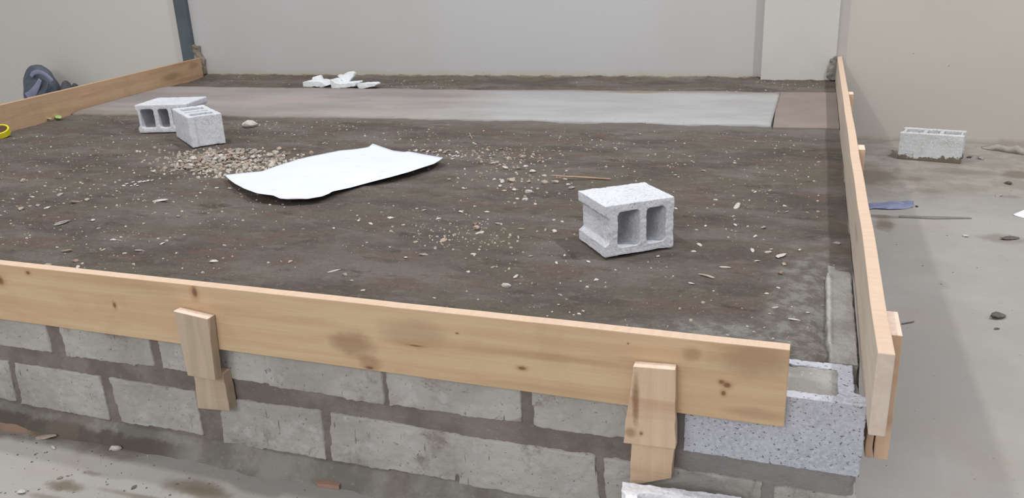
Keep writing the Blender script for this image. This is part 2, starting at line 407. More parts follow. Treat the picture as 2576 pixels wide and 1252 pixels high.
# the mortar body sits a little behind the block faces
core = [box(-5.0, -.012, .0055, .12, FLOOR, -.012), box(-.13, -.030, .10, WALLY-.005, FLOOR, -.035)]
o = wpart('mortar', *join(core), M_mortar, .010, ((.08, .006), (.02, .006)))
# pale corner block with its filled cell
cb = prism([(-.392, 0), (-.003, 0), (-.003, .045), (-.026, .055), (-.026, .19), (-.392, .19)], -.184, 0, [rrect(-.185, -.062, .030, .160, .012), rrect(-.36, -.21, .035, .155, .012)])
o = wpart('corner_block', *cb, M_corner, .004, ((.04, .006), (.010, .004))); o['label'] = 'paler bluish corner block with a rough top edge'
o = wpart('cell_fill', *join([box(-.188, -.059, .027, .163, -.15, -.003), box(-.363, -.207, .032, .158, -.15, -.004)]), M_fill, .005, ((.03, .012), (.01, .006)))
o['label'] = 'rough grey mortar filling the corner block cells'
# side wall face shell left bare of soil behind the corner block
o = wpart('face_shell', *join([box(-.078, -.012, .20, .60, -.08, -.002), box(-.078, -.012, .605, .88, -.08, -.001), box(-.084, -.074, .30, .80, -.08, .003), ]), M_fill, .005, ((.05, .008), (.012, .004)))
# slurry skirting where the wall meets the floor
vs, fs = [], []
N = 220
for i in range(N+1):
    x = -5.0+4.96*i/N
    hgt = .050+.014*nz(x, 0, 0, 5)+.006*nz(x, 3, 0, 22); dep = .045+.030*nz(x, 7, 0, 4)+.01*nz(x, 9, 0, 18)
    if x > -1.2: hgt += .01
    for t_, (dy, dz) in enumerate(((.03, hgt+.01), (-.003, hgt), (-.35*dep, hgt*.55), (-dep, .004), (-dep-.01, -.004), (.03, -.004))):
        vs.append((x, dy, FLOOR+dz+.003*nz(x, t_, 0, 30)))
for i in range(N):
    for t_ in range(6):
        a = i*6+t_; b = i*6+(t_+1) % 6; fs.append((a, b, b+6, a+6))
fs += [tuple(range(6)), tuple(N*6+i for i in reversed(range(6)))]
o = wpart('mortar_skirting', vs, fs, M_slurry); [setattr(p, 'use_smooth', True) for p in o.data.polygons]

# ------------------------------------------------------------------ soil bed
def inpoly(x, y, poly):
    c_ = False; j = len(poly)-1
    for i in range(len(poly)):
        if (poly[i][1] > y) != (poly[j][1] > y) and x < (poly[j][0]-poly[i][0])*(y-poly[i][1])/(poly[j][1]-poly[i][1])+poly[i][0]: c_ = not c_
        j = i
    return c_
blk_xy = [[(-.80, .70), (-.53, .98), (-.70, 1.18), (-.98, .92)], [(-4.2, 2.25), (-3.75, 2.3), (-3.75, 2.65), (-4.2, 2.65)], [(-3.5, 1.95), (-3.25, 2.2), (-3.75, 2.6), (-4.0, 2.4)]]
def leftx(y): return -5.20-(y-2.3)*.19
def soil_z(x, y):
    z = -.004+.010*nz(x, y, 0, 1.6)+.008*nz(x+5, y*1.3, 0, 5)+.005*nz(x, y, 2, 13)+.003*nz(x, y, 3, 34)
    def sm(a, b, v): t = min(1, max(0, (v-a)/(b-a))); return t*t*(3-2*t)
    e = .035*nz(x, y, 5, 7)
    z -= .05*sm(-.46+e, -.38+e, x)*sm(.26+e, .19+e, y)               # round the corner block
    z -= .012*sm(-.125+e, -.085+e, x)*sm(.98+e*2, .76+e*2, y)         # over the bare face shell
    
    z += (.012+.016*max(0, nz(x, y, 7, 22))+.01*nz(x, 0, 3, 6))*sm(4.80, 4.9, y)
    if 3.10 < y < 4.16 or (x > -.345 and 3.06 < y < 4.26): z = min(z, -.008)
    for b_ in blk_xy:
        if inpoly(x, y, b_): z = min(z, -.006)
    return z
NX, NY = 400, 330
vs = []
for j in range(NY+1):
    y = .035+(WALLY-.035)*(j/NY)**1.15
    for i in range(NX+1):
        x0 = leftx(y)+.002; x1 = -.007
        t_ = 1-(1-i/NX)**1.1 if False else i/NX
        x = x0+(x1-x0)*t_
        vs.append((x, y, soil_z(x, y)))
fs = [(j*(NX+1)+i, j*(NX+1)+i+1, (j+1)*(NX+1)+i+1, (j+1)*(NX+1)+i) for j in range(NY) for i in range(NX)]
so = mesh('soil_bed', vs, fs, M_soil, smooth=True)
tag(so, 'brown trodden soil filling the raised bed, speckled with pale chips', 'soil', kind='stuff')

# concrete strip across the far part of the bed
def strip(x0f, x1, ya, yb, z, ragged, n=260, m=40):
    vs, fs = [], []
    for i in range(n+1):
        for j in range(m+1):
            t_ = j/m; 
            xx = x0f(3.5)+(x1-x0f(3.5))*i/n
            e0 = ragged*(nz(xx, 1, 0, 3)+.5*nz(xx, 1, 0, 14)); e1 = ragged*(nz(xx, 9, 0, 3)+.5*nz(xx, 9, 0, 14))
            y = (ya(xx)+e0)*(1-t_)+(yb(xx)+e1)*t_
            x = x0f(y)+(x1-x0f(y))*i/n
            ed = min(j, m-j)/3
            vs.append((x, y, z-.012*max(0, 1-ed)**2+.002*nz(x, y, 0, 4)))
    for i in range(n):
        for j in range(m):
            a = i*(m+1)+j; fs.append((a, a+m+1, a+m+2, a+1))
    return vs, fs
sl = mesh('concrete_slab', *strip(lambda y: leftx(y)+.004, -.366, lambda x: 2.90+.155*min(1, max(0, (x+5.2)/3.2)), lambda x: 4.20+.05*min(1, max(0, (x+3)/2)), .016, .045), M_slab, smooth=True)
m = sl.modifiers.new('thick', 'SOLIDIFY'); m.thickness = .03; m.offset = -1
tag(sl, 'long pale concrete strip set in the soil along the far wall', 'slab')
bsn = mesh('concrete_slab', *prism([(-.352, 3.03), (-.006, 3.05), (-.006, 4.27), (-.385, 4.265)], -.02, .005), M_brownslab); fixn(bsn); bevel(bsn, .004)
tag(bsn, 'short brownish slab at the right end of the pale concrete strip', 'slab')

# ------------------------------------------------------------------ formwork boards
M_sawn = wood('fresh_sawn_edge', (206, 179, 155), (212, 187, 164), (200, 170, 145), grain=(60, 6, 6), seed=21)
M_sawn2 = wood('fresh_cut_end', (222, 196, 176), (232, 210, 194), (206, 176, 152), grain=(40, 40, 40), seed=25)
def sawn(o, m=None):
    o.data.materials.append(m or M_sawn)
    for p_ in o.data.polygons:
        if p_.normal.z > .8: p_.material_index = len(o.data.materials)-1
def k(px_, py_): p = at(px_, py_, -.035, 'y'); return p
fb = empty('formwork_board', (-.17, -.035, -.06), 0, 'long yellowish pine board on edge along the front of the block wall', 'board')
def loc(px_, py_, Y=-.035): p = at(px_, py_, Y, 'y'); return (p.x+.17, p.y+.035, p.z+.06)
kn = [(loc(490, 735), (.012, .02, .022)), (loc(1815, 960), (.008, .02, .007)), (loc(1829, 968), (.011, .02, .008)), (loc(1820, 988), (.007, .02, .008)), (loc(1313, 926), (.014, .02, .007)),
      (loc(288, 767), (.008, .02, .012)), (loc(0, 705), (.02, .02, .02)), (loc(930, 925), (.016, .02, .006)), (loc(1045, 869), (.025, .02, .003)), (loc(1150, 838), (.006, .02, .003)), (loc(70, 686), (.012, .02, .008)), (loc(1580, 864), (.003, .02, .003))]
stn = [(loc(885, 865), (.09, .06, .05), .55), (loc(1040, 840), (.13, .06, .06), .30), (loc(1900, 905), (.12, .06, .06), .45), (loc(1740, 890), (.03, .06, .025), .4), (loc(1900, 1040), (.1, .06, .02), .3), (loc(930, 910), (.05, .06, .03), .5), (loc(1390, 900), (.3, .06, .015), .25)]
M_pine = wood('yellow_pine', (192, 162, 128), (200, 174, 142), (172, 144, 110), kn, stn)
def board_mesh(L, T, Hh, n=120, amp=.0015, twist=0):
    vs, fs = [], []
    for i in range(n+1):
        x = -L+L*i/n; e = amp*nz(x, 0, 0, 3); f = amp*nz(x, 5, 0, 9)*.6
        for (y, z) in ((0, 0), (0, Hh), (T, Hh), (T, 0)): vs.append((x, y+e, z+(f if z else -f)))
    for i in range(n):
        for q in range(4): a = i*4+q; b = i*4+(q+1) % 4; fs.append((a, b, b+4, a+4))
    fs += [(0, 1, 2, 3), tuple(n*4+i for i in (3, 2, 1, 0))]
    return vs, fs
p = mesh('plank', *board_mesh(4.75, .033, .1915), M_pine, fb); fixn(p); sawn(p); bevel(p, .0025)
def cleat(parent, org, quad, Y0, Y1, mat, name='cleat', rough=.003, seg=10):
    """upright piece: front face given by four photograph points on plane Y0, thickness back to Y1"""
    P = [at(x, y, Y0, 'y') for x, y in quad]
    vs, fs = [], []
    for i in range(seg+1):
        t_ = i/seg
        l = P[0].lerp(P[3], t_); r = P[1].lerp(P[2], t_)
        for v, y in ((l, Y0), (r, Y0), (r, Y1), (l, Y1)):
            vs.append(Vector((v.x+rough*nz(v.x, v.z, y, 30), y, v.z+rough*.5*nz(v.x, v.z, 9, 30)))-org)
    for i in range(seg):
        for q in range(4): a = i*4+q; b = i*4+(q+1) % 4; fs.append((a, b, b+4, a+4))
    fs += [(0, 1, 2, 3), tuple(seg*4+i for i in (3, 2, 1, 0))]
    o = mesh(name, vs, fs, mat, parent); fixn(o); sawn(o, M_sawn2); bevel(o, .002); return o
def swap(m):   # wood whose grain runs upright: rotate the coordinates
    for n in m.node_tree.nodes:
        pass
    return m
def vwood(name, a, b, dark, knots=(), stains=(), seed=0):
    return wood(name, a, b, dark, knots, stains, grain=(26, 26, 1.6), seed=seed)
M_cl1 = vwood('weathered_pine', (172, 154, 134), (184, 166, 146), (154, 134, 112), seed=3)
M_cl2 = vwood('pinkish_pine', (198, 170, 144), (208, 182, 156), (166, 130, 100),
              knots=[(loc(1612, 1092, -.07), (.005, .02, .006))], stains=[(loc(1598, 1010, -.07), (.012, .02, .09), .8), (loc(1585, 1090, -.07), (.02, .02, .02), .6)], seed=5)
org = Vector(fb.location)
cleat(fb, org, [(435, 782), (521, 802), (542, 957), (472, 944)], -.068, -.037, M_cl1)
cleat(fb, org, [(486, 930), (560, 940), (578, 1034), (497, 1027)], -.036, .0, M_cl1, 'spacer')['label'] = 'lower piece of wood behind the left cleat'
cleat(fb, org, [(1592, 921), (1698, 930), (1699, 1130), (1568, 1114)], -.066, -.037, M_cl2, rough=.003)
o = cleat(fb, org, [(1588, 1100), (1697, 1110), (1689, 1203), (1585, 1222)], -.034, -.002, M_cl2, 'spacer'); o['label'] = 'broken-ended piece of wood behind the right cleat'

# right board runs back to the far wall; local x along the board
rb = empty('formwork_board', (-.004, -.085, -.02), math.pi/2, 'pine board on edge along the right side of the bed, running back to the wall', 'board')
kn2 = [((.55, -.01, .13), (.035, .03, .012)), ((.02, -.02, .10), (.03, .03, .018))]
M_pine2 = wood('pale_pine', (200, 184, 170), (208, 194, 180), (186, 166, 148), (), [((1.0, 0, .12), (.12, .02, .03), .3)], seed=11)
vs, fs = [], []
Lr = WALLY+.08; n = 120
for i in range(n+1):
    x = Lr*i/n; zt = .196 if x > .05 else .196
    ch = .012*max(0, 1-i/1.5)            # knocked inner top corner at the near end
    e = .003*nz(x, 0, 0, 2)
    top = .1905-.008*math.sin(math.pi*x/Lr)*0+.0015*nz(x, 3, 0, 6)
    for (y, z) in ((-.033, 0), (-.033, top), (.0, top), (.0, 0)): vs.append((x, y+e, z-(.0 if z else 0)))
for i in range(n):
    for q in range(4): a = i*4+q; b = i*4+(q+1) % 4; fs.append((a, b, b+4, a+4))
fs += [(3, 2, 1, 0), tuple(n*4+i for i in (0, 1, 2, 3))]
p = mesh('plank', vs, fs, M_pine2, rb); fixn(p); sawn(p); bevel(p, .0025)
M_cl3 = vwood('orange_pine', (196, 164, 138), (206, 176, 150), (168, 130, 108), seed=8)
def rcleat(x0, x1, z0, z1, y0, y1, mat, name='cleat', lean=0):
    vs, fs = [], []
    for i in range(9):
        t_ = i/8; z = z0+(z1-z0)*t_
        for (x, y) in ((x0, y0), (x1, y0), (x1, y1), (x0, y1)):
            vs.append((x+lean*t_+.003*nz(x, z, 0, 25), y+.002*nz(y, z, 5, 25), z))
    for i in range(8):
        for q in range(4): a = i*4+q; b = i*4+(q+1) % 4; fs.append((a, b, b+4, a+4))
    fs += [(0, 1, 2, 3), (35, 34, 33, 32)]
    o = mesh(name, vs, fs, mat, rb); fixn(o); sawn(o, M_sawn2); bevel(o, .002); return o
rcleat(.185, .32, -.170, .150, -.066, -.035, M_cl3)
o = rcleat(.185, .30, -.170, -.004, -.032, -.016, M_cl3, 'spacer'); o['label'] = 'reddish split piece of wood under the board end'
rcleat(1.92, 2.01, -.1, .178, -.062, -.035, M_cl3)
rcleat(3.32, 3.41, -.1, .178, -.062, -.035, M_cl3)

# left board, slightly out of square
a = Vector((leftx(-.02), -.02, 0)); b = Vector((leftx(4.82), 4.82, 0)); d = b-a
lb = empty('formwork_board', (a.x, a.y, -.02), math.atan2(d.y, d.x), 'orange-brown board on edge along the far left side of the bed', 'board')
M_pine3 = wood('orange_brown_pine', (184, 152, 122), (192, 162, 132), (164, 126, 94), (), [((d.length-.55, 0, .1), (.22, .05, .045), .5), ((d.length-.15, 0, .15), (.12, .05, .04), .4)], seed=17)
vs, fs = board_mesh(d.length, .033, .20); vs = [(v[0]+d.length, v[1], v[2]) for v in vs]
p = mesh('plank', vs, fs, M_pine3, lb); fixn(p); bevel(p, .0025)

# ------------------------------------------------------------------ post and broken plaster
M_post = simple('slate_paint', (80, 90, 95), (88, 98, 102), 6, .7)
xl = at(435, 0, WALLY-.04, 'y').x; xr = at(459, 0, WALLY-.04, 'y').x
yb = WALLY
po = mesh('steel_post', *box(xl, xr+.025, WALLY-.045, WALLY-.0, FLOOR, 3.2), M_post); fixn(po); bevel(po, .003)
tag(po, 'dark slate-grey steel post against the wall at the far left corner of the bed', 'post')
M_rub = mortar('broken_plaster', (132, 122, 108), (160, 150, 136), 2)
def lump_sheet(name, outline, Y, depth, mat, label, cat, vox=.007, rgh=.02):
    P = [at(x, y, Y, 'y') for x, y in outline]
    c = sum(P, Vector())/len(P); zmin = min(p.z for p in P)
    poly = [(p.x-c.x, p.z-c.z) for p in P]
    vs, fs = prism(poly, 0, depth)
    vs = [(v[0], -v[2], v[1]) for v in vs]
    o = mesh(name, vs, fs, mat); fixn(o); o.location = (c.x, Y, c.z); remesh(o, vox); disp(o, .03, rgh); disp(o, .012, rgh*.4)
    return tag(o, label, cat)
lump_sheet('broken_plaster', [(482, 112), (490, 110), (497, 115), (503, 118), (506, 112), (508, 130), (512, 138), (519, 150), (521, 168), (523, 185), (516, 198), (500, 200), (486, 200)], WALLY+.008, .05, M_rub,
           'broken lumpy plaster patch beside the dark post at the wall foot', 'plaster', rgh=.018)
lump_sheet('mortar_patch', [(2100, 140), (2106, 139), (2107, 200), (2090, 200), (2079, 192), (2080, 178), (2086, 160), (2088, 150)], WALLY-.066, .03, mortar('grey_patch', (120, 120, 114), (146, 144, 136)),
           'grey mortar patch on the wall where the right board ends', 'mortar')

# ------------------------------------------------------------------ paper sheet
def paper():
    t = NT('white_paper', .7)
    c = t.mix(t.rng(t.noise(2, 3), .3, .7), (214, 218, 232), (220, 224, 237))
    # faint drawing lines
    co = t.map(rot=(0, 0, math.radians(28)))
    s = t.sep(co)
    msk = t.rng(t.noise(7, 2, .5), .56, .62)
    ln = t.math('ABSOLUTE', t.math('SUBTRACT', t.math('FRACT', t.math('MULTIPLY', s[1], 9)), .5))
    ln2 = t.rng(t.noise(3, 2, .5, co=t.map(scale=(3, 30, 1), rot=(0, 0, math.radians(28)))), .64, .66)
    c = t.mix(t.math('MULTIPLY', t.math('MULTIPLY', ln2, msk), .4), c, (140, 150, 190))
    t.b.inputs['Roughness'].default_value = .8
    return t.done(c)
Z3 = lambda pts: [((500+x/3.68), (330+y/3.68)) for x, y in pts]
eAB = Z3([(238, 403), (300, 397), (450, 380), (580, 370), (720, 320), (930, 255), (1050, 228), (1300, 178), (1450, 165), (1570, 146), (1610, 113)])
eBC = Z3([(1610, 113), (1700, 145), (1800, 178), (1900, 190), (1940, 184), (2060, 208), (2262, 243)])
eDC = Z3([(880, 633), (1000, 628), (1140, 603), (1210, 575), (1235, 557), (1400, 522), (1610, 465), (1780, 422), (1950, 375), (2070, 335), (2180, 300), (2240, 262), (2262, 243)])
eAD = Z3([(238, 403), (280, 445), (330, 482), (420, 530), (540, 574), (690, 594), (750, 621), (815, 630), (880, 633)])
def resamp(e, t_):
    Ls = [0]
    for i in range(len(e)-1): Ls.append(Ls[-1]+math.dist(e[i], e[i+1]))
    s = t_*Ls[-1]
    for i in range(len(e)-1):
        if s <= Ls[i+1]+1e-9:
            f = (s-Ls[i])/(Ls[i+1]-Ls[i]); return (e[i][0]*(1-f)+e[i+1][0]*f, e[i][1]*(1-f)+e[i+1][1]*f)
    return e[-1]
def zE(k_, t_):   # how far each edge of the sheet lifts off the soil
    if k_ == 'AD': return .020+.018*math.sin(math.pi*t_)
    if k_ == 'AB': return .020+.010*math.sin(t_*9)
    if k_ == 'DC': return .020+.006*math.sin(t_*11)*math.sin(math.pi*t_)+.012*t_
    return .020+.012*t_
def E3(k_, e, t_):
    q = resamp(e, t_); return at(q[0], q[1], max(.012, zE(k_, t_)))
n, m_ = 60, 44
A, B_, C_, D_ = E3('AB', eAB, 0), E3('AB', eAB, 1), E3('BC', eBC, 1), E3('AD', eAD, 1)
vs = []
for i in range(n+1):
    u = i/n; top = E3('AB', eAB, u); bot = E3('DC', eDC, u)
    for j in range(m_+1):
        v = j/m_; lf = E3('AD', eAD, v); rt = E3('BC', eBC, v)
        P = top*(1-v)+bot*v + lf*(1-u)+rt*u - (A*(1-u)*(1-v)+B_*u*(1-v)+D_*(1-u)*v+C_*u*v)
        w_ = math.sin(math.pi*u)*math.sin(math.pi*v)
        P.z = max(P.z+w_*(.006*nz(u*2, v*2, 0, 2)+.003*nz(u, v, 0, 9)), .010)
        # fold across the right part
        P.z += .006*math.exp(-((u-.62-.25*(v-.5))/.03)**2)*w_
        vs.append(P)
fs = [(i*(m_+1)+j, i*(m_+1)+j+1, (i+1)*(m_+1)+j+1, (i+1)*(m_+1)+j) for i in range(n) for j in range(m_)]
c = Vector((-2.4, 1.75, 0))
pa = mesh('paper_sheet', [v-c for v in vs], fs, paper(), smooth=True); pa.location = c
mm = pa.modifiers.new('thick', 'SOLIDIFY'); mm.thickness = .0006
tag(pa, 'large white sheet of drawing paper with curled edges lying on the soil', 'paper')

# ------------------------------------------------------------------ stones
def stone_mesh(name, mat, seed, flat=.6, sub=2):
    bm = bmesh.new(); bmesh.ops.create_icosphere(bm, subdivisions=sub, radius=1)
    for v in bm.verts:
        d = v.co.copy()
        k_ = 1+.45*noise.noise(d*1.2+Vector((seed*7.1, 0, 0)))+.22*noise.noise(d*2.7+Vector((0, seed*3.3, 0)))
        for q in range(5):   # knock flat facets into it
            n_ = Vector((math.sin(seed*3.1+q*2.4), math.cos(seed*1.7+q*1.9), math.sin(seed+q*4.1))).normalized()
            k_ = min(k_, .78/max(.05, d.dot(n_))) if d.dot(n_) > .1 else k_
        v.co = Vector((d.x*1.15, d.y*.85, d.z*flat))*k_
    me = bpy.data.meshes.new(name); bm.to_mesh(me); bm.free(); me.materials.append(mat)
    for p in me.polygons: p.use_smooth = (seed % 5 == 0)
    return me
sm = {'tan': simple('tan_stone', (158, 142, 128), (176, 160, 146), 2, .8, .0), 'grey': simple('grey_stone', (142, 136, 130), (160, 154, 148), 2, .8, .0),
      'white': simple('white_stone', (180, 175, 167), (200, 196, 189), 2, .8, .0), 'brown': simple('brown_stone', (132, 112, 100), (150, 130, 118), 2, .85, .0),
      'dark': simple('dark_stone', (88, 82, 78), (104, 98, 92), 2, .85, .0)}
stones = {k_: [stone_mesh('pebble', sm[k_], s+i*5+1, fl_) for s, fl_ in ((0, .6), (1, .75), (2, .45))] for i, k_ in enumerate(sm)}
def put(me, x, y, r, zb, rot, name='pebble', sx=1, sz=1):
    o = bpy.data.objects.new(name, me); C.objects.link(o)
    o.scale = (r*sx, r/sx**.5, r*sz); o.rotation_euler = (random.uniform(-.2, .2), random.uniform(-.2, .2), rot)
    o.location = (x, y, zb+r*.42*sz); return o
cnt = 0
keep = []    # areas to leave free: blocks, paper
paper_px = eAB+eBC[1:]+eDC[::-1][1:]+eAD[::-1][1:]
paper_xy = [(at(a_, b_, .0).x, at(a_, b_, .0).y) for a_, b_ in paper_px]
def free(x, y):
    if inpoly(x, y, paper_xy): return False
    return not any(inpoly(x, y, b_) for b_ in blk_xy)
def pick(ws): return random.choices([w_[0] for w_ in ws], [w_[1] for w_ in ws])[0]
def pebble_px(x, y, w_px, kind, label, group, flat=1, sx=1.0, spot_=False):
    p = at(x, y, 0); dist = (p-CAM).length; r = w_px*dist/FPX/2.2
    o = put(random.choice(stones[kind]), p.x, p.y, r, soil_z(p.x, p.y)-.0*r, random.uniform(0, 6.28), 'pebble' if not spot_ else spot_, sx, flat)
    tag(o, label, 'pebble', group); return o
mixA = [('tan', 4), ('grey', 3), ('white', 1.6), ('brown', 2)]
mixB = [('tan', 2), ('grey', 3), ('white', 4), ('brown', 1)]
# pile between the pair of blocks and the paper
G = 'pebbles heaped between the paired blocks and the paper'
n_ = 0
while n_ < 165:
    u, v = random.gauss(0, 1), random.gauss(0, 1)
    if abs(u) > 2 or abs(v) > 1.7: continue
    x = 560+u*80+v*-26; y = 402+v*16-u*7
    p = at(x, y, 0)
    if not free(p.x, p.y) or y < 372: continue
    h = .010*max(0, 1-(u*u+v*v)/3)
    o = pebble_px(x, y, random.uniform(7, 17), pick(mixA), 'small pebble in the loose heap between the paired blocks and the paper', G); o.location.z += h
    n_ += 1
for i in range(34):
    x, y = random.uniform(1035, 1165), random.gauss(384, 5); p = at(x, y, 0)
    if free(p.x, p.y): pebble_px(x, y, random.uniform(6, 13), pick(mixB), 'small pale pebble along the paper far right edge', 'pebbles by the paper far right corner')
for i in range(34):
    x, y = random.gauss(1275, 45), random.gauss(395, 17)
    pebble_px(x, y, random.uniform(5, 11), pick(mixA), 'small pebble scattered right of the paper, below the concrete strip', 'pebbles scattered right of the paper')
for (x, y, w_, c_) in ((1264, 453, 16, 'white'), (1258, 462, 12, 'white'), (1288, 450, 24, 'tan'), (1243, 446, 9, 'white'), (1293, 476, 15, 'white'), (1329, 483, 21, 'white'), (1340, 430, 18, 'white'),
        (1272, 422, 14, 'white'), (1304, 421, 12, 'grey'), (1250, 404, 12, 'grey'), (1240, 409, 11, 'white'), (1315, 393, 17, 'tan'), (1422, 448, 18, 'tan'), (1438, 472, 16, 'grey'), (1430, 463, 12, 'white'), (1398, 460, 20, 'tan'), (1301, 498, 12, 'white'), (1321, 499, 15, 'white'), (1268, 478, 14, 'tan'), (1330, 455, 14, 'tan'), (1370, 458, 22, 'tan')):
    pebble_px(x, y, w_, c_, 'pebble in the loose cluster just below the thin stick', 'pebbles below the thin stick', .9)
for (x, y, w_) in ((320, 462, 10), (335, 458, 9), (340, 463, 10), (352, 457, 12), (362, 455, 11), (372, 452, 10), (311, 466, 9), (345, 466, 9), (382, 450, 8), (330, 467, 8)):
    pebble_px(x, y, w_, 'white', 'whitish crumb in the short row left of the pebble heap', 'whitish crumbs left of the pebble heap', .7)
# larger single stones
for (x, y, w_, c_, fl_, sx, lab, g) in (
    (538, 653, 18, 'white', .6, 1.1, 'flat white stone on the soil just behind the front board, left part', None),
    (1272, 717, 24, 'white', .8, 1.1, 'bright white chip on the soil behind the middle of the front board', None),
    (117, 662, 22, 'tan', .9, 1.2, 'beige stone touching the back of the front board at far left', None),
    (195, 669, 12, 'white', .9, 1, 'small white stone against the front board, right of the beige one', None),
    (58, 454, 15, 'tan', .9, 1, 'pale stone alone at the left edge of the soil', None),
    (403, 508, 25, 'white', .3, 1.5, 'flat pale chip on the soil below the paper left corner', None),
    (1199, 573, 22, 'tan', 1.3, .8, 'upright tan stone between the paper and the block on its side', None),
    (1196, 560, 15, 'brown', 1, 1.2, 'reddish stone behind the upright tan stone', None),
    (1207, 586, 17, 'white', .6, 1.4, 'flat white stone in front of the upright tan stone', None),
    (1395, 579, 18, 'white', .5, 1.3, 'flat pale stone left of the near block on its side', None),
    (1115, 607, 20, 'tan', .5, 1.2, 'rounded flat tan stone in the middle of the soil', None),
    (1964, 647, 28, 'white', .5, 1.3, 'largest flat pale chip right of the near block', None),
    (1972, 666, 15, 'tan', 1, .7, 'pointed beige chip just below the largest flat chip', None),
    (1965, 688, 16, 'brown', 1, .8, 'brown stone lowest in the row right of the near block', None),
    (1921, 573, 13, 'grey', 1, 1, 'grey pebble behind the chips right of the near block', None),
    (1778, 695, 28, 'tan', .4, 1.6, 'long flat yellowish chip between the near block and the front board', None),
    (1740, 712, 14, 'white', .6, 1.3, 'small white chip left of the long yellowish chip', None),
    (1823, 671, 20, 'white', .4, 1.4, 'narrow white chip right of and above the long yellowish chip', None),
    (1855, 517, 26, 'white', .35, 1.9, 'thin pale splinter of stone right of the near block', None),
    (1892, 633, 14, 'white', .8, 1.2, 'white chip left of the largest flat pale chip', None),
    (1998, 801, 16, 'white', .5, 1.8, 'bright oblong chip near the right end of the front board', None),
    (1298, 690, 17, 'white', .5, 1.5, 'pale chip just behind the bright white chip', None),
    (840, 680, 18, 'white', .4, 1.8, 'thin white sliver on the soil behind the front board', None),
    (868, 692, 12, 'grey', 1, 1, 'grey pebble next to the thin white sliver', None),
    (783, 383, 14, 'tan', 1.3, .8, 'tan pebble standing behind the paper long edge', None),
    (1468, 239, 12, 'brown', 1, 1, 'brown crumb on the far edge of the pale concrete strip', None),
    (1569, 307, 10, 'brown', 1, 1, 'brown crumb on the near edge of the pale concrete strip', None),
    (630, 318, 30, 'white', 1.3, 1.2, 'white broken chunk on the soil right of the paired blocks', None)):
    o = pebble_px(x, y, w_, c_, lab, g, fl_, sx, spot_='stone'); o['category'] = 'stone'
rest = [(x, y, w_, c_) for x, y, w_, c_ in ((902, 550, 12, 'white'), (932, 558, 11, 'white'), (983, 546, 15, 'white'), (1048, 522, 9, 'white'), (1067, 526, 9, 'white'), (1160, 531, 15, 'white'), (1225, 531, 10, 'white'),
    (1104, 548, 14, 'white'), (1045, 607, 12, 'tan'), (1095, 623, 14, 'grey'), (1066, 640, 17, 'grey'), (1021, 646, 13, 'white'), (1252, 563, 12, 'grey'), (1261, 562, 10, 'grey'), (1312, 575, 14, 'brown'), (1372, 577, 11, 'grey'),
    (1191, 642, 14, 'white'), (1240, 668, 12, 'grey'), (980, 620, 6, 'white'), (840, 574, 9, 'white'), (730, 658, 14, 'tan'), (885, 707, 10, 'tan'), (913, 729, 10, 'white'), (1092, 746, 8, 'white'), (80, 491, 9, 'white'),
    (150, 486, 15, 'grey'), (120, 521, 12, 'white'), (75, 516, 11, 'tan'), (95, 516, 13, 'grey'), (52, 523, 18, 'tan'), (220, 504, 16, 'tan'), (190, 510, 18, 'brown'), (155, 561, 26, 'grey'), (233, 553, 14, 'white'), (248, 572, 10, 'grey'),
    (408, 609, 12, 'white'), (285, 602, 12, 'white'), (300, 603, 10, 'grey'), (350, 628, 18, 'grey'), (448, 544, 14, 'grey'), (168, 628, 20, 'brown'), (190, 652, 14, 'brown'), (143, 618, 8, 'white'), (257, 625, 8, 'tan'),
    (545, 470, 9, 'white'), (578, 470, 8, 'white'), (504, 486, 7, 'white'), (100, 433, 9, 'grey'), (210, 425, 9, 'tan'), (1775, 565, 11, 'white'), (1850, 565, 10, 'white'), (1900, 590, 11, 'white'), (1700, 525, 9, 'white'), (1760, 615, 13, 'white'), (1745, 630, 10, 'white'),
    (1932, 637, 15, 'white'), (1940, 630, 9, 'white'), (1905, 655, 11, 'white'), (2012, 629, 10, 'white'), (2105, 617, 14, 'grey'), (1958, 722, 9, 'white'), (1929, 735, 9, 'white'), (1795, 730, 6, 'white'), (1950, 773, 12, 'white'), (1936, 786, 8, 'white'), (2130, 751, 12, 'white'), (2117, 752, 7, 'white'), (2033, 782, 9, 'white'), (2132, 710, 14, 'grey'),
    (1880, 815, 7, 'white'), (1923, 817, 6, 'white'), (1830, 838, 8, 'white'), (1655, 640, 12, 'white'), (1480, 655, 12, 'white'), (1400, 658, 12, 'white'), (1335, 640, 10, 'grey'), (1405, 765, 10, 'grey'), (1410, 740, 12, 'grey'), (1500, 700, 14, 'white'), (1420, 640, 9, 'white'), (1130, 450, 9, 'grey'), (1165, 470, 8, 'white'), (1140, 400, 8, 'white'), (1700, 440, 8, 'white'), (1770, 430, 9, 'grey'), (1800, 500, 10, 'white'), (1900, 480, 9, 'white'), (1980, 530, 8, 'grey'))]
for x, y, w_, c_ in rest:
    side = ('single pebble on open soil left of the paper and below it' if x < 700 else 'single pebble on open soil between the paper and the front board' if x < 1450 else 'single pebble on open soil around and right of the near block')
    g = ('pebbles on the left part of the soil' if x < 700 else 'pebbles on the middle part of the soil' if x < 1450 else 'pebbles on the right part of the soil')
    pebble_px(x, y, w_, c_, side, g, .7, random.uniform(1, 1.4))
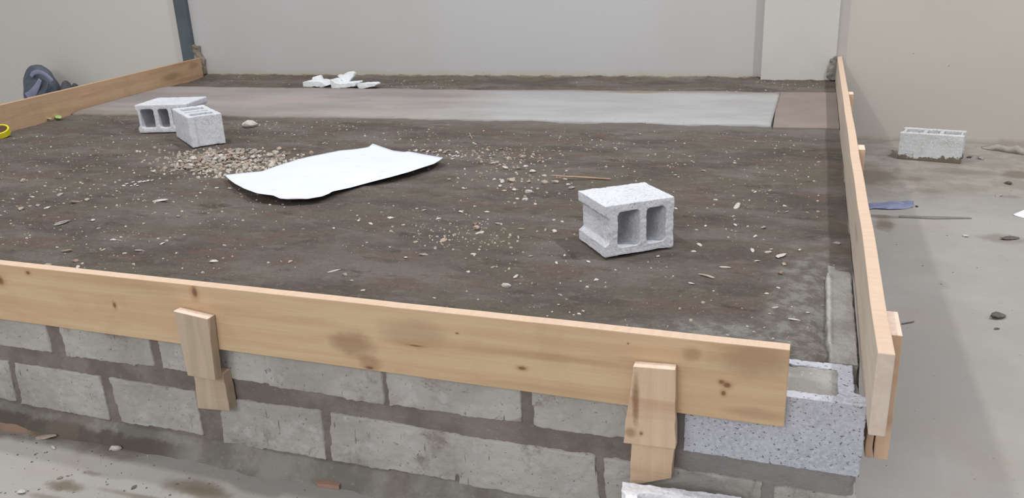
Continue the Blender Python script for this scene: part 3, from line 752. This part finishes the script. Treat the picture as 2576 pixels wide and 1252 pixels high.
# countless tiny grit: one object
vs, fs = [], []
def chips(count, mats_n, xr_, yr_, zf, rmin, rmax):
    k_ = 0
    while k_ < count:
        x, y = random.uniform(*xr_), random.uniform(*yr_)
        if zf is soil_z and (not free(x, y) or x < leftx(y)+.05 or 2.9 < y < 4.3 or x > -.13 and y < 1): continue
        d_ = nz(x, y, 8, 1.4)+.4*nz(x, y, 4, 5)
        if d_ < random.uniform(-.5, .35): continue
        r = rmin+(rmax-rmin)*random.random()**3; z = zf(x, y)
        b = len(vs); ax = random.uniform(.5, 1.6)
        for q in range(5):
            t_ = q*1.2566+random.uniform(-.4, .4); vs.append((x+r*ax*math.cos(t_), y+r*math.sin(t_), z-r*.25))
        for q in range(5):
            t_ = q*1.2566+random.uniform(-.4, .4); vs.append((x+.6*r*ax*math.cos(t_), y+.6*r*math.sin(t_), z+r*random.uniform(.3, .7)))
        fs.extend([(b+q, b+(q+1) % 5, b+5+(q+1) % 5, b+5+q) for q in range(5)]+[(b+5, b+6, b+7, b+8, b+9)])
        k_ += 1
chips(3600, 1, (-5.3, -.1), (.05, 2.95), soil_z, .0016, .0075)
def near_heap(n_, cx_, cy_, sx_, sy_, r0, r1):
    k_ = 0
    while k_ < n_:
        px_, py_ = random.gauss(cx_, sx_), random.gauss(cy_, sy_)
        p = at(px_, py_, 0)
        if not free(p.x, p.y) or py_ < 368: continue
        b = len(vs); r = random.uniform(r0, r1); ax = random.uniform(.7, 1.4); z = soil_z(p.x, p.y); x, y = p.x, p.y
        for q in range(5):
            t_ = q*1.2566+random.uniform(-.4, .4); vs.append((x+r*ax*math.cos(t_), y+r*math.sin(t_), z-r*.25))
        for q in range(5):
            t_ = q*1.2566+random.uniform(-.4, .4); vs.append((x+.6*r*ax*math.cos(t_), y+.6*r*math.sin(t_), z+r*random.uniform(.4, .9)))
        fs.extend([(b+q, b+(q+1) % 5, b+5+(q+1) % 5, b+5+q) for q in range(5)]+[(b+5, b+6, b+7, b+8, b+9)])
        k_ += 1
near_heap(1000, 560, 404, 85, 17, .004, .012)
near_heap(110, 1290, 445, 70, 28, .003, .009)
near_heap(90, 1250, 390, 60, 12, .003, .009)
near_heap(120, 1190, 585, 70, 22, .002, .006)
chips(220, 1, (-5.3, -.1), (4.3, 4.85), soil_z, .003, .008)
def gritmat():
    t = NT('pale_grit', .9); s = t.n.new('ShaderNodeSeparateColor'); t.l.new(t.vor(14, out='Color'), s.inputs[0])
    return t.done(t.mix(s.outputs[0], (140, 126, 113), (200, 190, 178)))
gr = mesh('grit', vs, fs, gritmat()); tag(gr, 'fine pale grit and mortar crumbs strewn over the brown soil', 'grit', kind='stuff')
vs, fs = [], []
def fz(x, y): return FLOOR
chips(1500, 1, (-3.2, -.9), (-.75, -.07), fz, .0009, .0045)
chips(150, 1, (.1, 1.3), (0, 4.6), fz, .0015, .005)
gf = mesh('grit', vs, fs, simple('dark_grit', (96, 88, 80), (128, 118, 108), 9, .9, 0)); tag(gf, 'dark grit and crumbs sprinkled over the concrete floor', 'grit', kind='stuff')

# ------------------------------------------------------------------ broken white plaster pieces by the far wall
M_foam = simple('white_plaster', (214, 216, 218), (230, 232, 234), 10, .9, .004, 90)
def slab_piece(pxs, Y, thick, label, rot=0, z0=None, tilt=0, name='plaster_chunk'):
    P = [at(x, y, Y, 'y') for x, y in pxs]; c_ = sum(P, Vector())/len(P)
    poly = [(p.x-c_.x, p.z-c_.z) for p in P]
    vs, fs = prism(poly, -thick/2, thick/2); vs = [(v[0], -v[2], v[1]) for v in vs]
    o = mesh(name, vs, fs, M_foam); fixn(o); o.location = c_; o.rotation_euler = (tilt, 0, rot)
    remesh(o, .005); disp(o, .03, .005); tag(o, label, 'plaster piece', 'broken white pieces by the far wall'); return o
K = lambda pts: [(740+x/9.9, 150+y/9.9) for x, y in pts]
slab_piece(K([(320, 530), (470, 500), (700, 500), (800, 520), (920, 620), (880, 640), (790, 665), (610, 640), (430, 660), (370, 685), (335, 640)]), 4.34, .14, 'leftmost broken white piece lying on the soil by the far wall')
slab_piece(K([(460, 500), (480, 430), (640, 385), (680, 395), (730, 520)]), 4.39, .035, 'small white flake standing on the leftmost white piece')
slab_piece(K([(990, 470), (1050, 480), (1110, 550), (1240, 570), (1620, 535), (1630, 570), (1600, 640), (1360, 680), (1180, 690), (1040, 715), (1010, 660)]), 4.30, .12, 'middle broken white piece with raised left tip')
slab_piece(K([(1095, 400), (1150, 365), (1220, 380), (1350, 310), (1470, 285), (1520, 340), (1500, 410), (1410, 530), (1380, 570), (1280, 560), (1190, 490)]), 4.37, .04, 'white triangular piece standing up behind the middle one', tilt=-.1)
slab_piece(K([(1600, 620), (1650, 590), (1780, 570), (2070, 560), (2110, 610), (2050, 650), (1850, 690), (1700, 725), (1640, 680)]), 4.29, .07, 'rightmost flat rough white piece by the far wall')

# ------------------------------------------------------------------ sticks and slivers
def stick(a_, b_, za, r, mat, name, label, cat, n=10):
    A_, B2 = at(*a_, za), at(*b_, za); vs, fs = [], []
    d_ = (B2-A_).normalized(); s_ = Vector((-d_.y, d_.x, 0))
    for i in range(n+1):
        t_ = i/n; P = A_.lerp(B2, t_)-A_; rr_ = r*(.5+.5*math.sin(math.pi*(.15+.7*t_))); P.z += .001*nz(t_*6, 0)
        for q in range(6):
            g = q*math.pi/3; vs.append(P+s_*rr_*math.cos(g)+Vector((0, 0, rr_*.7*math.sin(g))))
    for i in range(n):
        for q in range(6): a = i*6+q; b = i*6+(q+1) % 6; fs.append((a, b, b+6, a+6))
    fs += [tuple(range(6)), tuple(n*6+5-i for i in range(6))]
    o = mesh(name, vs, fs, mat, smooth=True); fixn(o); o.location = A_; return tag(o, label, cat)
M_stick = simple('dry_wood', (168, 138, 114), (180, 152, 128), 20)
stick((1384, 441), (1537, 450), .010, .005, M_stick, 'wood_stick', 'thin brown stick on the soil behind the near block', 'stick')
stick((1181, 334), (1188, 349), .010, .003, M_stick, 'wood_splinter', 'tiny splinter on the soil near the concrete strip, right of the paper', 'splinter')

# ------------------------------------------------------------------ crumpled things
def crumple(outline, z, amp, freq, mat, name, label, cat, n=26, dome=.02, seed=0):
    P = [at(x, y, z) for x, y in outline]; c_ = sum(P, Vector())/len(P); vs = [Vector((0, 0, dome+amp*.3))]; fs = []
    R_ = 12; K_ = n*2
    ring = []
    for i in range(K_):
        t_ = i/K_*len(P); a_, b_ = P[int(t_) % len(P)], P[(int(t_)+1) % len(P)]; ring.append(a_.lerp(b_, t_-int(t_))-c_)
    for r in range(1, R_+1):
        f = r/R_
        for i in range(K_):
            v = ring[i]*f; v = Vector((v.x, v.y, dome*(1-f*f)+amp*(.5+nz(v.x+seed, v.y, 0, freq)))); v.z = max(v.z, .001); vs.append(v)
    for i in range(K_): fs.append((0, 1+i, 1+(i+1) % K_))
    for r in range(R_-1):
        for i in range(K_): a = 1+r*K_+i; b = 1+r*K_+(i+1) % K_; fs.append((a, b, b+K_, a+K_))
    o = mesh(name, vs, fs, mat, smooth=True); fixn(o); o.location = c_
    mm = o.modifiers.new('thick', 'SOLIDIFY'); mm.thickness = .0015; mm.offset = 1
    return tag(o, label, cat)
M_blue = simple('blue_plastic', (112, 118, 150), (134, 140, 168), 14, .45, .003)
crumple([(2160, 520), (2200, 512), (2240, 510), (2270, 508), (2298, 506), (2297, 522), (2270, 527), (2235, 528), (2200, 526), (2160, 530)], FLOOR, .008, 16, M_blue, 'plastic_scrap', 'crumpled blue plastic scrap on the floor beside the right board', 'plastic', dome=.010)
M_cp = simple('white_sheet', (232, 232, 242), (240, 240, 248), 4, .7)
crumple([(2548, 541), (2576, 529), (2640, 528), (2650, 560), (2600, 556), (2576, 549)], FLOOR, .008, 10, M_cp, 'paper_scrap', 'white paper scrap on the floor at the right edge of the photo', 'paper', dome=.01)
M_green = simple('green_plastic', (150, 190, 110), (166, 204, 124), 10, .5)
crumple([(138, 294), (148, 291), (156, 293), (154, 298), (140, 298)], .012, .006, 20, M_green, 'plastic_bit', 'small light green plastic bit at the foot of the left board', 'plastic', n=8, dome=.002)
M_olive = simple('olive_bit', (172, 172, 124), (184, 184, 136), 10, .6)
crumple([(116, 299), (124, 297), (132, 299), (126, 301)], .012, .006, 20, M_olive, 'plastic_bit', 'faint yellowish bit left of the light green one', 'plastic', n=8, dome=.002)
# tape loop at the left edge
M_yel = simple('yellow_tape', (214, 200, 40), (226, 212, 58), 6, .4)
M_core = simple('brown_core', (84, 60, 48), (96, 72, 58), 6, .8)
p = Vector((leftx(2.12)+.085, 2.12, 0))
tp = empty('tape_roll', (p.x, p.y, .034), 0, 'yellow roll with dark brown inside, at the left photo edge', 'tape roll')
tp.rotation_euler = (.35, .25, 0)
def ringm(r0, r1, h, n=48):
    vs, fs = [], []
    for i in range(n):
        a_ = 2*math.pi*i/n; c_, s_ = math.cos(a_), math.sin(a_)
        vs += [(r1*c_, r1*s_, -h/2), (r1*c_, r1*s_, h/2), (r0*c_, r0*s_, h/2), (r0*c_, r0*s_, -h/2)]
    for i in range(n):
        for q in range(4): a = i*4+q; b = i*4+(q+1) % 4; c2 = ((i+1) % n)*4; fs.append((a, b, c2+(q+1) % 4, c2+q))
    return vs, fs
o = mesh('tape', *ringm(.044, .056, .04), M_yel, tp); fixn(o); bevel(o, .003)
o = mesh('core', *ringm(.0, .0435, .03), M_core, tp); fixn(o)

# ------------------------------------------------------------------ dark bag beyond the left board
M_bag = simple('dark_cloth', (74, 80, 90), (100, 106, 116), 5, .85, .006, 30)
M_bag2 = simple('bluish_cloth', (126, 128, 150), (140, 142, 164), 8, .8, .004, 30)
YB = 4.62
tl, br = at(74, 240, YB, 'y'), at(143, 240, YB, 'y'); tp_ = at(101, 161, YB, 'y')
cx = (tl.x+br.x)/2; hw = (br.x-tl.x)/2; ztop = tp_.z
bag = empty('cloth_bag', (cx, YB, FLOOR), 0, 'slumped dark grey cloth bag with bluish folds behind the left board', 'bag')
H_ = ztop-FLOOR
bm = bmesh.new(); bmesh.ops.create_uvsphere(bm, u_segments=48, v_segments=32, radius=1)
for v in bm.verts:
    d_ = v.co.copy(); h = (d_.z+1)/2
    wx = hw*(1.18 if h < .5 else 1.18-.22*(h-.5)); k_ = 1+.10*noise.noise(d_*2.2+Vector((3, 1, 0)))
    px_ = d_.x*(abs(d_.x)+.02)**-.12 if abs(d_.x) > .02 else d_.x
    v.co = Vector((d_.x*wx*k_+hw*.04*(h-.7), d_.y*.13*k_, h*H_*(1 if h < .98 else .99)))
    if d_.z < -.75: v.co.z = max(0.002, v.co.z-.02)
me = bpy.data.meshes.new('body'); bm.to_mesh(me); bm.free(); me.materials.append(M_bag)
for p_ in me.polygons: p_.use_smooth = True
o = bpy.data.objects.new('body', me); C.objects.link(o); o.parent = bag
def ribbon(pts, wd, mat, name, Y=-.13, parent=bag, th=.007):
    """padded strap following pixel points, in front of the bag's face"""
    vs, fs = [], []
    W3 = [at(x, y, YB+Y, 'y')-Vector((cx, YB, FLOOR)) for x, y in pts]; n = 24
    cv = []
    for i in range(n+1):
        t_ = i/n*(len(W3)-1); j = min(int(t_), len(W3)-2); cv.append(W3[j].lerp(W3[j+1], t_-j))
    for i, P in enumerate(cv):
        T = (cv[min(i+1, n)]-cv[max(i-1, 0)]).normalized(); S = T.cross(Vector((0, 1, 0))).normalized(); w2 = wd[0]+(wd[1]-wd[0])*i/n
        for q in range(10):
            g = q*math.pi/5; vs.append(P+S*w2*math.cos(g)+Vector((0, th*math.sin(g), 0)))
    for i in range(n):
        for q in range(10): a = i*10+q; b = i*10+(q+1) % 10; fs.append((a, b, b+10, a+10))
    fs += [tuple(range(10)), tuple(n*10+9-i for i in range(10))]
    o = mesh(name, vs, fs, mat, parent, smooth=True); fixn(o); return o
ribbon([(78, 192), (84, 184), (93, 181), (104, 183), (115, 189), (124, 196), (132, 205)], (.022, .026), M_bag2, 'strap', -.118)['label'] = 'bluish band across the top'
ribbon([(101, 200), (97, 210), (91, 222), (84, 232), (76, 240), (70, 246)], (.022, .055), M_bag2, 'fold', -.125)['label'] = 'bluish fold running down the front'
ribbon([(122, 208), (118, 220), (112, 232), (106, 246)], (.012, .02), simple('grey_cloth', (84, 94, 106), (98, 108, 120), 8), 'fold', -.12)
p = at(164, 226, 4.6, 'y')
M_dk = simple('dark_rubber', (74, 72, 80), (90, 88, 96), 10, .7)
def blob(name, pxc, w_, h_, Y, label, cat, mat, to=FLOOR):
    p = at(*pxc, Y, 'y'); bm = bmesh.new(); bmesh.ops.create_icosphere(bm, subdivisions=3, radius=1)
    hh = (p.z-to)/2
    for v in bm.verts:
        d_ = v.co.copy(); v.co = Vector((d_.x*w_, d_.y*w_*.9, d_.z*hh))*(1+.15*noise.noise(d_*1.7+Vector((w_*50, 0, 0))))
        v.co.z = max(v.co.z, -hh)
    me = bpy.data.meshes.new(name); bm.to_mesh(me); bm.free(); me.materials.append(mat)
    for q in me.polygons: q.use_smooth = True
    o = bpy.data.objects.new(name, me); C.objects.link(o); o.location = (p.x, Y, to+hh); return tag(o, label, cat)
blob('dark_bundle', (163, 205), .085, .1, 4.6, 'small rounded dark bundle right of the cloth bag, behind the left board', 'bundle', M_dk)
blob('dark_bundle', (186, 212), .07, .1, 4.80, 'low dark scrap rightmost behind the left board', 'bundle', M_dk)

# ------------------------------------------------------------------ loose things on the floor
def floor_stone(x, y, w_, c_, label, name='stone', fl_=.7, sx=1.2, cat='stone'):
    p = at(x, y, FLOOR); r = w_*(p-CAM).length/FPX/2.2
    o = put(random.choice(stones[c_]), p.x, p.y, r, FLOOR, random.uniform(0, 3), name, sx, fl_); return tag(o, label, cat)
floor_stone(2508, 798, 34, 'dark', 'dark angular stone on the floor at right, nearest the viewer', fl_=.7)
floor_stone(2507, 827, 12, 'dark', 'small dark crumb just below the dark angular stone', fl_=.5)
floor_stone(2538, 601, 26, 'dark', 'flat dark stone on the floor near the right edge', fl_=.45, sx=1.6)
floor_stone(2429, 595, 13, 'white', 'small white stone on the right floor left of the flat dark one', fl_=.9, sx=1)
floor_stone(2306, 520, 9, 'dark', 'dark pebble at the tip of the blue plastic scrap', fl_=1)
floor_stone(2512, 492, 18, 'grey', 'grey lump on the right floor below the block', fl_=.6)
floor_stone(2535, 462, 20, 'dark', 'dark lump on the stained floor at the far right', fl_=.5)
floor_stone(2467, 400, 14, 'grey', 'grey lump right of the mud-stained block', fl_=1)
floor_stone(2438, 397, 10, 'dark', 'dark crumb touching the right corner of the mud-stained block', fl_=1)
floor_stone(291, 1130, 22, 'white', 'white crumpled bit on the floor at the foot of the front wall', fl_=.9)
floor_stone(56, 1238, 22, 'white', 'pale stone on the floor in the bottom left corner', fl_=.6)
floor_stone(112, 1100, 36, 'tan', 'flat beige flake on the floor at left below the front wall', fl_=.25, sx=1.7)
floor_stone(151, 1203, 11, 'brown', 'small brown lump on the floor, bottom left', fl_=.8)
floor_stone(337, 1226, 14, 'dark', 'small dark flat stone on the floor, bottom, right of the dark stain', fl_=.5)
floor_stone(135, 1125, 12, 'white', 'thin pale splinter on the floor at left', fl_=.3, sx=2)
for x, y in ((280, 1094), (300, 1092), (255, 1104), (330, 1110), (312, 1118), (278, 1130), (372, 1146), (430, 1124), (300, 1100)):
    o = floor_stone(x, y, random.uniform(5, 9), 'white', 'tiny white crumb on dark mud at the foot of the front wall', 'crumb', .6, 1.3, 'crumb'); o['group'] = 'white crumbs at the wall foot'
# brown tile chip
M_tile = simple('red_brown_tile', (150, 120, 104), (162, 130, 114), 10, .8)
P = [at(x, y, FLOOR+.008) for x, y in ((795, 1212), (805, 1207), (858, 1213), (853, 1226), (798, 1219))]; c_ = sum(P, Vector())/5; c_.z = FLOOR
o = mesh('tile_chip', *prism([(p.x-c_.x, p.y-c_.y) for p in P], 0, .012), M_tile); fixn(o); bevel(o, .001); o.location = c_
tag(o, 'flat reddish-brown tile chip on the floor under the front wall', 'tile chip')
# mortar ridge lying along the far wall at right
vs, fs = [], []; n = 60
a_, b_ = at(2470, 372, FLOOR), at(2700, 404, FLOOR)
for i in range(n+1):
    t_ = i/n; P = a_.lerp(b_, t_)-a_; wd = .05*(.6+.4*math.sin(math.pi*min(1, t_*1.5)))+.02*nz(t_, 0, 0, 8); hh = .038*(1+.5*nz(t_, 4, 0, 9))*(min(1, t_*6)+.05)
    for dy, dz in ((-wd, 0), (-wd*.8, hh*.8), (-.01, hh), (wd*.9, hh*.75), (wd*1.3, 0)): vs.append((P.x, P.y+dy, dz+.001))
for i in range(n):
    for q in range(5): a = i*5+q; b = i*5+(q+1) % 5; fs.append((a, b, b+5, a+5))
fs += [(0, 1, 2, 3, 4), tuple(n*5+4-i for i in range(5))]
o = mesh('mortar_ridge', vs, fs, mortar('ridge_mortar', (144, 138, 129), (166, 161, 153)), smooth=True); fixn(o); o.location = a_; disp(o, .03, .008)
tag(o, 'long pale ridge of dried mortar on the floor along the far wall at right', 'mortar')
# thin strip added to stand for the raised screed edge in the right floor
P = [at(x, y, FLOOR+.006) for x, y in ((2262, 541), (2440, 546), (2445, 548), (2350, 549), (2262, 545))]; c_ = sum(P, Vector())/5; c_.z = FLOOR
o = mesh('screed_edge', *prism([(p.x-c_.x, p.y-c_.y) for p in P], 0, .006), simple('grey_strip', (120, 118, 110), (134, 132, 124), 9)); fixn(o); o.location = c_
tag(o, 'thin grey raised screed edge in the right floor below the blue plastic', 'strip')
stick((2268, 814), (2300, 808), FLOOR+.004, .003, simple('grey_wire', (104, 102, 100), (112, 110, 108)), 'wire_bit', 'short bent grey wire on the floor by the near end of the right board', 'wire')
